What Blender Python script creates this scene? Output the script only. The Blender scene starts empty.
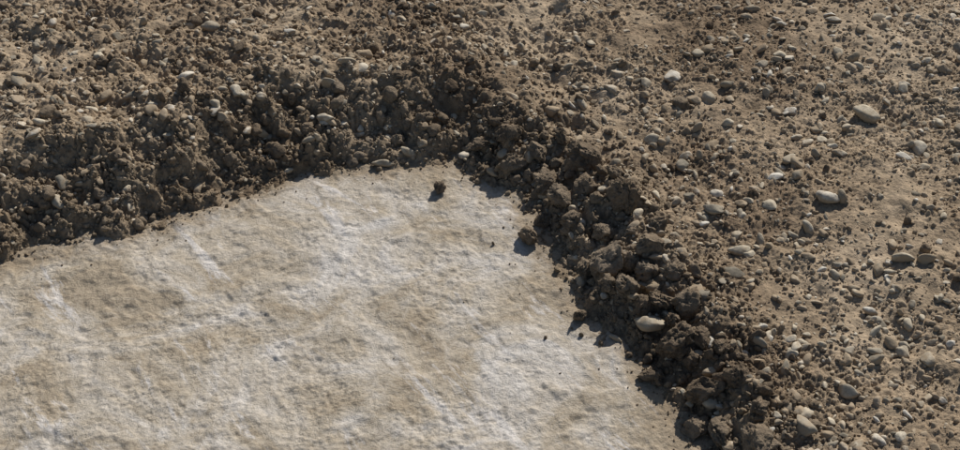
import bpy, bmesh, math, numpy as np
from mathutils import Vector, noise as mn
rng=np.random.default_rng(7)
S=bpy.context.scene; C=S.collection
# ------------------------------------------------------------ helpers
def fft_field(n,tile,wlo,whi,beta,seed):
    """periodic random field, tile metres, wavelengths between wlo and whi, unit variance"""
    r=np.random.default_rng(seed)
    f=np.fft.fft2(r.standard_normal((n,n)))
    kx=np.fft.fftfreq(n,tile/n); K=np.hypot(kx[:,None],kx[None,:]); K[0,0]=1
    A=K**(-beta)*np.exp(-(K*wlo)**4)*(1-np.exp(-(K*whi)**4)); A[0,0]=0
    g=np.real(np.fft.ifft2(f*A)); g/=g.std()
    return g,tile
def samp(F,x,y):
    g,t=F; n=g.shape[0]
    u=(x/t)%1*n; v=(y/t)%1*n
    i=np.floor(u).astype(int); j=np.floor(v).astype(int); a=u-i; b=v-j
    i%=n; j%=n; i1=(i+1)%n; j1=(j+1)%n
    return (g[i,j]*(1-a)+g[i1,j]*a)*(1-b)+(g[i,j1]*(1-a)+g[i1,j1]*a)*b
F_big=fft_field(512,6.0,.25,3,1.6,1)
F_med=fft_field(1024,3.1,.03,.30,1.3,2)
F_lump=fft_field(1024,2.3,.012,.06,0.8,3)
F_fine=fft_field(1024,1.3,.004,.016,0.4,4)
F_edge=fft_field(512,2.9,.03,.3,1.2,5)
F_slab=fft_field(1024,2.7,.02,.5,1.5,6)
F_slf=fft_field(1024,1.7,.0040,.04,0.5,8)
F_mask=fft_field(256,3.7,.06,.8,1.2,9)
def sst(a,b,x):
    t=np.clip((x-a)/(b-a),0,1); return t*t*(3-2*t)
# outline of the exposed slab (metres)
P=np.array([(-.9315,1.914),(-.829,1.970),(-.735,1.992),(-.632,2.026),(-.542,2.096),(-.4556,2.139),(-.379,2.200),(-.275,2.213),
(-.2,2.2),(-.1485,2.224),(-.053,2.231),(0,2.179),(.0824,2.122),(.119,1.995),(.163,1.877),(.205,1.779),(.271,1.688),(.3155,1.59),
(.350,1.486),(.39,1.36),(.5,1.1),(.56,.7),(.4,.35),(-.5,.2),(-1.5,.3),(-1.9,.8),(-1.8,1.5),(-1.4,1.78)])
def sdist(x,y):
    d=np.full(x.shape,1e9); ins=np.zeros(x.shape,bool); n=len(P)
    for i in range(n):
        ax,ay=P[i]; bx,by=P[(i+1)%n]; ex,ey=bx-ax,by-ay
        t=np.clip(((x-ax)*ex+(y-ay)*ey)/(ex*ex+ey*ey),0,1)
        d=np.minimum(d,(x-ax-t*ex)**2+(y-ay-t*ey)**2)
        c=((ay>y)!=(by>y)); 
        with np.errstate(divide='ignore',invalid='ignore'):
            ins^=c&(x<(bx-ax)*(y-ay)/(by-ay+1e-12)+ax)
    d=np.sqrt(d); return np.where(ins,-d,d)
def height(x,y,fine=True):
    d=sdist(x,y)
    far=np.hypot(x,y-2); att=1/(1+np.maximum(far-3,0)*.6)
    d=d+samp(F_edge,x,y)*.012
    right=sst(-.05,.2,x)                       # right bank is lower and lumpier
    loose=1-sst(.0,.5,x)                       # looser, rougher soil on the left
    L=.23*(1-right)+.16*right; H=.098*(1-right)+.062*right
    b=np.clip((d+.012)/L,-.5,1.0)
    bc=np.clip(b,0,1)
    prof=np.where(b<0,b*.2,.55*np.sin(bc*math.pi/2)+.45*bc*bc*(3-2*bc))
    h=H*prof
    h=h+.012*np.exp(-((d-L*1.05)/.07)**2)*(1-.3*right)
    h=h+(.09-H)*sst(.15,.7,d)
    out=sst(-.01,.03,d)
    bank=np.exp(-((d-.09)/.09)**2)
    h=h+samp(F_big,x,y)*.010*out*sst(0,.3,d)
    h=h+samp(F_med,x,y)*(.0040+.0046*bank+.0030*loose*(1-bank))*out
    rough=.75+.35*np.clip(samp(F_mask,x,y),-1.5,1.5)
    if fine:
        lf=samp(F_lump,x,y); 
        h=h+(np.abs(lf)-.8)*(.0026+.0026*bank+.0018*loose)*out*att*rough
        h=h+samp(F_fine,x,y)*(.0012+.0007*bank)*att*rough
    h=np.where(d<-.02,-.03+h*.2,h-.003)
    return h,d
def slab_h(x,y):
    m=samp(F_slab,x,y)
    f=samp(F_slf,x,y)
    q=samp(F_slab,x*1.7+.4,y*1.7)
    terr=np.tanh(q*3)*.0014+np.tanh((samp(F_med,x*1.3,y*1.3)-.5)*4)*.0012    # chipped layers
    am=.5+.5*np.clip(samp(F_mask,x*1.4,y*1.4),-.9,1.5)
    return .002+m*.0014+f*.0007*am+terr
def grid_mesh(name,xs,ys,zf,mat,attrs=None):
    X,Y=np.meshgrid(xs,ys); x=X.ravel(); y=Y.ravel()
    z,d=zf(x,y)
    nx,ny=len(xs),len(ys)
    me=bpy.data.meshes.new(name)
    me.vertices.add(nx*ny); me.vertices.foreach_set("co",np.stack([x,y,z],1).astype(np.float32).ravel())
    a=(np.arange(ny-1)[:,None]*nx+np.arange(nx-1)[None,:]).ravel()
    q=np.stack([a,a+1,a+nx+1,a+nx],1).astype(np.int32)
    me.loops.add(q.size); me.loops.foreach_set("vertex_index",q.ravel())
    me.polygons.add(len(q)); me.polygons.foreach_set("loop_start",np.arange(0,q.size,4,dtype=np.int32))
    me.polygons.foreach_set("use_smooth",np.ones(len(q),bool))
    me.update(calc_edges=True)
    at=me.attributes.new("edge_dist","FLOAT","POINT"); at.data.foreach_set("value",d.astype(np.float32))
    me.materials.append(mat)
    ob=bpy.data.objects.new(name,me); C.objects.link(ob); return ob
# ------------------------------------------------------------ materials
def newmat(name):
    m=bpy.data.materials.new(name); m.use_nodes=True; nt=m.node_tree; nt.nodes.clear()
    o=nt.nodes.new("ShaderNodeOutputMaterial"); b=nt.nodes.new("ShaderNodeBsdfPrincipled")
    nt.links.new(b.outputs[0],o.inputs[0]); b.inputs["Roughness"].default_value=1
    b.inputs["Specular IOR Level"].default_value=.08
    return m,nt,b
def N(nt,t,**k):
    n=nt.nodes.new(t)
    for a,v in k.items(): setattr(n,a,v)
    return n
def noi(nt,co,scale,detail=6,rough=.6,dist=0):
    n=N(nt,"ShaderNodeTexNoise"); n.inputs["Scale"].default_value=scale; n.inputs["Detail"].default_value=detail
    n.inputs["Roughness"].default_value=rough; n.inputs["Distortion"].default_value=dist
    nt.links.new(co,n.inputs["Vector"]); return n.outputs["Fac"]
def ramp(nt,fac,stops):
    r=N(nt,"ShaderNodeValToRGB"); e=r.color_ramp.elements
    while len(e)<len(stops): e.new(.5)
    for el,(p,c) in zip(e,stops):
        el.position=p; el.color=(*c,1) if len(c)==3 else c
    nt.links.new(fac,r.inputs[0]); return r.outputs[0]
def g(v): return (v,v,v)
def mix(nt,f,a,b,mode='MIX'):
    m=N(nt,"ShaderNodeMix",data_type='RGBA',blend_type=mode)
    for s,i in ((f,0),(a,6),(b,7)):
        if isinstance(s,(int,float)): m.inputs[i].default_value=s
        elif isinstance(s,tuple): m.inputs[i].default_value=(*s,1)
        else: nt.links.new(s,m.inputs[i])
    return m.outputs[2]
def bump(nt,b,h,dist,strength=1,prev=None):
    n=N(nt,"ShaderNodeBump"); n.inputs["Distance"].default_value=dist; n.inputs["Strength"].default_value=strength
    nt.links.new(h,n.inputs["Height"])
    if prev: nt.links.new(prev,n.inputs["Normal"])
    nt.links.new(n.outputs[0],b.inputs["Normal"]); return n.outputs[0]
SD=(.235,.176,.120); SL=(.435,.350,.252); SM=(.345,.270,.188)
def soil_color(nt,co):
    a=ramp(nt,noi(nt,co,3.0,3,.6),[(.36,SD),(.52,SM),(.66,SL)])
    b=ramp(nt,noi(nt,co,60,3,.7),[(.3,g(.65)),(.5,g(1)),(.72,(1.4,1.37,1.33))])
    c=mix(nt,1.0,a,b,'MULTIPLY')
    return c
# soil
soil,nt,b=newmat("crumbly_soil")
co=N(nt,"ShaderNodeNewGeometry").outputs["Position"]
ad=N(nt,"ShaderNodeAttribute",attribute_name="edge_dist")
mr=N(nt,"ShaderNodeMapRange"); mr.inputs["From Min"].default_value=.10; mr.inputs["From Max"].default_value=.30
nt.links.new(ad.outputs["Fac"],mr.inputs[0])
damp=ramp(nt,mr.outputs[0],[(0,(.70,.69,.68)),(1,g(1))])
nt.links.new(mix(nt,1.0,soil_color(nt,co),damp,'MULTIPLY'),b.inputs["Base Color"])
bump(nt,b,noi(nt,co,190,3,.75),.0040,1)
# slab
slabm,nt,b=newmat("pale_limestone")
co=N(nt,"ShaderNodeNewGeometry").outputs["Position"]
base=ramp(nt,noi(nt,co,5.0,8,.70,.9),[(.38,(.40,.335,.25)),(.46,(.48,.42,.335)),(.54,(.55,.50,.43)),(.63,(.63,.595,.55))])
sp=ramp(nt,noi(nt,co,85,4,.8),[(.33,g(.70)),(.5,g(1)),(.68,g(1.12))])
col=mix(nt,1.0,base,sp,'MULTIPLY')
r0=N(nt,"ShaderNodeMapping"); r0.inputs["Rotation"].default_value=(0,0,math.radians(-36)); nt.links.new(co,r0.inputs["Vector"])
mp=N(nt,"ShaderNodeMapping"); mp.inputs["Scale"].default_value=(1,.2,1)
nt.links.new(r0.outputs[0],mp.inputs["Vector"])
st=ramp(nt,noi(nt,mp.outputs[0],17,6,.74,.5),[(.58,g(0)),(.655,g(.8))])
col=mix(nt,st,col,(.68,.65,.62))
st2=ramp(nt,noi(nt,mp.outputs[0],31,6,.74,.9),[(.33,g(.5)),(.42,g(0))])
col=mix(nt,st2,col,(.36,.295,.215))
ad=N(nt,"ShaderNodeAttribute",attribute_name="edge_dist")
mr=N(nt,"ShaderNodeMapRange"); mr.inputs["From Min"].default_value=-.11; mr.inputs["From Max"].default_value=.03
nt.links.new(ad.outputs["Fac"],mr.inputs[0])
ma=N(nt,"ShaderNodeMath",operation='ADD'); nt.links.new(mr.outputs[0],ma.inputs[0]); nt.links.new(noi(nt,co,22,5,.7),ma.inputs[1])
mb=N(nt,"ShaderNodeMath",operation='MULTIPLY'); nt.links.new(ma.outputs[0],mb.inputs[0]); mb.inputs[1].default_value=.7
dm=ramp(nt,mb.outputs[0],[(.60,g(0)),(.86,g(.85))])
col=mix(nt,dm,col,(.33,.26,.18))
nt.links.new(col,b.inputs["Base Color"])
bump(nt,b,noi(nt,co,80,5,.78,.3),.0060,1)
def inst_mat(name,stops,sc,bd):
    m,nt,b=newmat(name)
    at=N(nt,"ShaderNodeAttribute",attribute_name="rnd",attribute_type='INSTANCER')
    sep=N(nt,"ShaderNodeSeparateXYZ"); nt.links.new(at.outputs["Vector"],sep.inputs[0])
    ge=N(nt,"ShaderNodeNewGeometry"); pos=ge.outputs["Position"]
    c=ramp(nt,sep.outputs[0],stops)
    v=ramp(nt,noi(nt,pos,90,3,.65),[(.3,g(.75)),(.5,g(1)),(.7,g(1.2))])
    c=mix(nt,1.0,c,v,'MULTIPLY')
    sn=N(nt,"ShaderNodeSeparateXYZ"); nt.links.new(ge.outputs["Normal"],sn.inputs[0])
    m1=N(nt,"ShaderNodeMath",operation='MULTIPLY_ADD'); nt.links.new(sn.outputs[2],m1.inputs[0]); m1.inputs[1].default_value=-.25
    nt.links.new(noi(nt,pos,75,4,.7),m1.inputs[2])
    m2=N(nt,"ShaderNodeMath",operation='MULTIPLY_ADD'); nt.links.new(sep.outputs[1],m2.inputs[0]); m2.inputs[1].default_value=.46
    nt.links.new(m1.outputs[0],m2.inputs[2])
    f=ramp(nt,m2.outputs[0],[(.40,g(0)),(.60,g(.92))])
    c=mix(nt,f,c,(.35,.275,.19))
    nt.links.new(c,b.inputs["Base Color"])
    bump(nt,b,noi(nt,pos,sc,3,.7),bd,1)
    return m
pebm=inst_mat("river_pebble",[(0,(.20,.178,.14)),(.2,(.32,.283,.222)),(.45,(.45,.39,.297)),(.7,(.51,.45,.345)),(.9,(.56,.505,.415)),(.98,(.64,.60,.52))],160,.0013)
def clod_mat(name,mul,sc,bd):
    m,nt,b=newmat(name)
    pos=N(nt,"ShaderNodeNewGeometry").outputs["Position"]
    nt.links.new(mix(nt,1.0,soil_color(nt,pos),mul,'MULTIPLY'),b.inputs["Base Color"])
    bump(nt,b,noi(nt,pos,sc,4,.8),bd,1); return m
clodm=clod_mat("soil_clod",(.74,.745,.765),130,.009)
crumbm=clod_mat("soil_crumb",(1.0,1.0,1.0),220,.003)
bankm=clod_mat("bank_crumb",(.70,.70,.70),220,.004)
# ------------------------------------------------------------ base shapes
def shape(name,kind,seed,sub):
    r=np.random.default_rng(seed); bm=bmesh.new(); bmesh.ops.create_icosphere(bm,subdivisions=sub,radius=1)
    off=Vector(r.uniform(-50,50,3))
    V=np.array([v.co[:] for v in bm.verts])
    if kind=='pebble':
        pl=[(n/np.linalg.norm(n),r.uniform(.55,.88)) for n in r.standard_normal((int(r.integers(4,9)),3))]
        amp,fr=.2,.9; sc=np.array([1,r.uniform(.52,.88),r.uniform(.36,.6)])
    else:
        pl=[(n/np.linalg.norm(n),r.uniform(.62,.95)) for n in r.standard_normal((8,3))]
        amp,fr=.30,1.3; sc=np.array([1,r.uniform(.7,.95),r.uniform(.55,.85)])
    out=[]
    for p in V:
        q=Vector(p)*fr+off
        k=1+amp*mn.noise(q)*1.6
        if kind!='pebble':
            k+=.30*mn.noise(q*2.4)
            if sub>2: k+=.28*(.3-abs(mn.noise(q*4.0)))+.13*mn.noise(q*8)
            if sub>3: k+=.14*(.3-abs(mn.noise(q*13)))+.07*mn.noise(q*26)
        p=p*k
        for n,dd in pl:
            t=p@n-dd
            if t>0: p=p-n*t*(.88 if kind=='pebble' else .6)
        if kind=='pebble': p=p*(1+.04*mn.noise(q*5))
        out.append(p)
    out=np.array(out)*sc; out/=np.abs(out[:,0]).max()*2      # length 1
    for v,p in zip(bm.verts,out): v.co=p
    me=bpy.data.meshes.new(name); bm.to_mesh(me); bm.free()
    me.polygons.foreach_set("use_smooth",np.ones(len(me.polygons),bool))
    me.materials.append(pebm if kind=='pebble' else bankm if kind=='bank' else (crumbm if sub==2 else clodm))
    return bpy.data.objects.new(name,me)
def coll(name,kind,n,sub,seed):
    c=bpy.data.collections.new(name)
    for i in range(n): c.objects.link(shape(f"{name}_{i}",kind,seed+i,sub))
    return c
PC=coll("pebble_shape",'pebble',24,3,100)
PS=coll("small_pebble_shape",'pebble',8,2,200)
CC=coll("clod_shape",'clod',14,5,300)
CM=coll("small_clod_shape",'clod',12,3,350)
CS=coll("crumb_shape",'clod',8,2,400)
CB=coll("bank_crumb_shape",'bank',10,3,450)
def scatter(name,pos,scale,rot,idx,rnd,col):
    n=len(pos); me=bpy.data.meshes.new(name); me.vertices.add(n)
    me.vertices.foreach_set("co",pos.astype(np.float32).ravel())
    for nm,a in (("iscale",scale),("irot",rot),("rnd",rnd)):
        t=me.attributes.new(nm,"FLOAT_VECTOR","POINT"); t.data.foreach_set("vector",a.astype(np.float32).ravel())
    t=me.attributes.new("iidx","INT","POINT"); t.data.foreach_set("value",idx.astype(np.int32))
    ob=bpy.data.objects.new(name,me); C.objects.link(ob)
    ng=bpy.data.node_groups.new(name+"_scatter","GeometryNodeTree")
    ng.interface.new_socket("Geometry",in_out='INPUT',socket_type='NodeSocketGeometry')
    ng.interface.new_socket("Geometry",in_out='OUTPUT',socket_type='NodeSocketGeometry')
    A=ng.nodes.new; Lk=ng.links.new
    gi=A("NodeGroupInput"); go=A("NodeGroupOutput"); ip=A("GeometryNodeInstanceOnPoints"); ci=A("GeometryNodeCollectionInfo")
    ci.inputs["Collection"].default_value=col; ci.inputs["Separate Children"].default_value=True; ci.inputs["Reset Children"].default_value=True
    def na(nm,tp):
        q=A("GeometryNodeInputNamedAttribute"); q.data_type=tp; q.inputs["Name"].default_value=nm; return q.outputs["Attribute"]
    er=A("FunctionNodeEulerToRotation"); Lk(na("irot",'FLOAT_VECTOR'),er.inputs[0])
    Lk(gi.outputs[0],ip.inputs["Points"]); Lk(ci.outputs[0],ip.inputs["Instance"]); ip.inputs["Pick Instance"].default_value=True
    Lk(na("iidx",'INT'),ip.inputs["Instance Index"]); Lk(er.outputs[0],ip.inputs["Rotation"]); Lk(na("iscale",'FLOAT_VECTOR'),ip.inputs["Scale"])
    Lk(ip.outputs[0],go.inputs[0])
    md=ob.modifiers.new("scatter","NODES"); md.node_group=ng
    return ob
# ------------------------------------------------------------ ground sheets
def axis(a,b,step,lo,hi,gr=1.12):
    mid=list(np.arange(a,b,step)); l=[];s=step;x=a
    while x>lo: s=min(s*gr,20); x-=s; l.append(x)
    r=[];s=step;x=mid[-1]
    while x<hi: s=min(s*gr,20); x+=s; r.append(x)
    return np.array(l[::-1]+mid+r)
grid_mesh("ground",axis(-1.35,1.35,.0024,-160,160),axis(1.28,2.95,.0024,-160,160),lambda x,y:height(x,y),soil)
def sz(x,y):
    d=sdist(x,y); return slab_h(x,y)-sst(.04,.09,d)*.05,d
grid_mesh("limestone_slab",np.arange(-2.0,.66,.0024),np.arange(.15,2.36,.0024),sz,slabm)
# ------------------------------------------------------------ stones
def place(x,y,L,zfrac,kind,tilt=.35):
    n=len(x); d0=sdist(x,y); z,d=height(x,y,False); z=np.where(d0<0,np.maximum(z,slab_h(x,y)),z)
    asp=np.stack([np.ones(n),rng.uniform(.75,1.12,n),rng.uniform(.8,1.25,n)],1)*L[:,None]
    rot=np.stack([rng.normal(0,tilt,n),rng.normal(0,tilt,n),rng.uniform(0,6.28,n)],1)
    pos=np.stack([x,y,z+L*zfrac],1)
    rnd=rng.uniform(0,1,(n,3))
    return pos,asp,rot,rnd
def region(n,x0,x1,y0,y1,dmin=.015):
    x=rng.uniform(x0,x1,int(n*1.6)); y=rng.uniform(y0,y1,int(n*1.6))
    k=sdist(x,y)>dmin+rng.normal(0,.008,len(x)); return x[k][:n],y[k][:n]
def sizes(n,a,b,e):   # power law
    u=rng.uniform(0,1,n); return (a**-e+(b**-e-a**-e)*u)**(-1/e)
def patchy(x,y,L,amount):      # stones lie in patches, not evenly
    m=samp(F_big,x*2.3+1,y*2.3)+.5*samp(F_mask,x,y)
    k=rng.uniform(0,1,len(x))<np.clip(1-amount+amount*(.5+.5*m),.15,1); return x[k],y[k],L[k]
x,y=region(10500,-1.75,1.75,.9,3.6); L=sizes(len(x),.014,.044,2.2); x,y,L=patchy(x,y,L,.6)
z=place(x,y,L,.04,'p',.4); z[3][:,1]**=1.1
scatter("gravel",z[0],z[1],z[2],rng.integers(0,24,len(x)),z[3],PC)
x,y=region(22000,-1.75,1.75,.9,3.6); L=sizes(len(x),.005,.014,2.0); x,y,L=patchy(x,y,L,.5)
z=place(x,y,L,.10,'p',tilt=.6); z[3][:,1]*=.9; scatter("fine_gravel",z[0],z[1],z[2],rng.integers(0,8,len(x)),z[3],PS)
x,y=region(5000,-8,8,-4,10,.05); k=(abs(x)>1.7)|(y>3.5)|(y<.9); x=x[k];y=y[k]; L=sizes(len(x),.02,.06,2)
z=place(x,y,L,.1,'p'); scatter("gravel.001",z[0],z[1],z[2],rng.integers(0,24,len(x)),z[3],PC)
# soil crumbs
x,y=region(44000,-1.7,1.7,.95,3.5,.0); L=sizes(len(x),.003,.014,2.0); x,y,L=patchy(x,y,L,.5)
z=place(x,y,L,.10,'c',tilt=1.5); scatter("soil_crumbs",z[0],z[1],z[2],rng.integers(0,8,len(x)),z[3],CS)
# finer crumbs covering the banks
x,y=region(90000,-1.3,.9,1.2,2.65,.0); d=sdist(x,y)
m=np.clip(.7+.45*samp(F_edge,x*1.5,y*1.5+1),.15,1.3)
k=(d<.24)&(rng.uniform(0,1,len(x))<(1.1-d/.24)*np.where(x>.05,.6,.62)*m); x=x[k];y=y[k]; L=sizes(len(x),.003,.020,1.9)
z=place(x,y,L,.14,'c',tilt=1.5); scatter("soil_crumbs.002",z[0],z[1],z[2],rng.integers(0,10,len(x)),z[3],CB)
# clods concentrated on the banks and in the loose soil on the left
x=rng.uniform(-1.5,1.3,90000); y=rng.uniform(1.1,3.1,90000); d=sdist(x,y)
w=np.exp(-((d-.08)/.085)**2)*np.where(x>.0,.9,.6)+np.where(x<.25,.20,.03); k=(d>.004)&(rng.uniform(0,1,len(x))<w*.25); x=x[k];y=y[k]
L=sizes(len(x),.009,.045,2.1); z=place(x,y,L,.10,'c',tilt=1)
scatter("soil_clods",z[0],z[1],z[2],rng.integers(0,12,len(x)),z[3],CM)
# crumbs on slab, thicker close to the bank
x=rng.uniform(-1.2,.5,40000); y=rng.uniform(1.1,2.26,40000); d=sdist(x,y)
k=(d<0)&(rng.uniform(0,1,len(x))<.35*np.exp(d/.018)+.016*np.exp(d/.06)+.0004); x=x[k];y=y[k]
L=sizes(len(x),.003,.016,2.2); z=place(x,y,L,.2,'c',tilt=1.5)
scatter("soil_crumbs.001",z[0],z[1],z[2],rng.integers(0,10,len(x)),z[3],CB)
# individually placed clods  (x,y,length)
K=[(.071,2.18,.085),(.137,2.12,.07),(.218,2.15,.095),(.282,2.0,.085),(.236,1.86,.09),(.321,1.88,.075),(.348,1.65,.085),(.386,1.54,.075),
(.270,1.78,.06),(.374,1.73,.06),(.451,1.41,.07),(-.083,2.133,.036),(.094,1.975,.042),(.124,2.03,.045),(.183,1.753,.038),(.310,1.83,.06),(.240,1.94,.065),
(.186,1.99,.055),(.303,1.602,.05),(.361,1.484,.055),(.333,1.75,.055),(.16,2.05,.06),(.20,1.87,.05),(.06,2.24,.06),(0.0,2.25,.045),(.24,1.80,.05),
(.40,1.46,.06),(.30,1.74,.05),(.26,1.90,.05),(.34,1.94,.05),(.42,1.62,.05),(-.18,2.28,.04),(-.12,2.31,.045),(.12,2.20,.05),
(.44,1.54,.05),(.39,1.65,.045),(.28,1.86,.06),(.21,2.06,.055),(.27,2.08,.05),(.46,1.47,.045),(.36,1.81,.045),(.17,2.22,.045),(.345,1.70,.05)]
K=np.array(K); z=place(K[:,0],K[:,1],K[:,2],.15,'c',tilt=.7); z[0][11,2]=.012; z[0][12,2]=.016; z[0][14,2]=.012
scatter("soil_clods.001",z[0],z[1],z[2],np.arange(len(K))%14,z[3],CC)
# individually placed stones (x,y,length,colour value)
Q=[(-.634,2.38,.042,.93),(-.846,2.485,.040,.6),(-.429,2.57,.034,.97),(-.205,2.215,.05,.6),(.815,2.28,.062,.6),(.699,1.71,.038,.97),(.702,2.64,.036,.93),
(.005,2.696,.035,.7),(.677,2.0,.05,.93),(.337,2.15,.03,.5),(.483,1.63,.04,.2),(.54,2.40,.035,.1),(-.79,2.19,.03,.6),(-.33,2.39,.04,.75),(-.29,2.44,.045,.6),
(.78,1.83,.05,.6),(.49,1.88,.045,.7),(.36,2.22,.04,.6),(.53,1.44,.05,.25),(-.62,2.62,.055,.3),(-.70,2.46,.04,.4),(-1.0,2.38,.045,.2),(-.33,2.30,.04,.8),(.66,2.22,.03,.8),
(.305,1.705,.06,.35),(.40,1.585,.035,.4),(.99,2.47,.035,.8),(.82,2.65,.04,.85),(.86,2.14,.035,.95),(.245,1.70,.03,.3),(.55,1.62,.035,.8),(.62,1.52,.04,.5)]
Q=np.array(Q); z=place(Q[:,0],Q[:,1],Q[:,2],.12,'p',tilt=.25); z[3][:,0]=Q[:,3]; z[3][:,1]=.33; z[1][:,1]*=.8; z[2][:,2]=rng.normal(0,.6,len(Q))
scatter("cobbles",z[0],z[1],z[2],np.arange(len(Q))%24,z[3],PC)
# ------------------------------------------------------------ light
el,az=math.radians(39),math.radians(26)      # az measured from +Y towards +X
sd=Vector((math.sin(az)*math.cos(el),math.cos(az)*math.cos(el),math.sin(el)))
sun=bpy.data.lights.new("sun","SUN"); sun.energy=4.5; sun.angle=math.radians(.5); sun.color=(1,.945,.87)
so=bpy.data.objects.new("sun",sun); C.objects.link(so); so.rotation_euler=sd.to_track_quat('Z','Y').to_euler()
w=bpy.data.worlds.new("World"); S.world=w; w.use_nodes=True; nt=w.node_tree
sk=nt.nodes.new("ShaderNodeTexSky"); sk.sky_type='NISHITA'; sk.sun_disc=False; sk.sun_elevation=el; sk.sun_rotation=az
bg=nt.nodes["Background"]; bg.inputs[1].default_value=.062; nt.links.new(sk.outputs[0],bg.inputs[0])
# ------------------------------------------------------------ camera
cd=bpy.data.cameras.new("camera"); cam=bpy.data.objects.new("camera",cd); C.objects.link(cam); S.camera=cam
cd.sensor_fit='HORIZONTAL'; cd.angle=math.radians(40); cd.clip_end=500; cd.clip_start=.02
cam.location=(0,0,1.7); cam.rotation_euler=(math.radians(50),0,0)
S.view_settings.view_transform='Standard'; S.view_settings.look='None'; S.view_settings.exposure=0
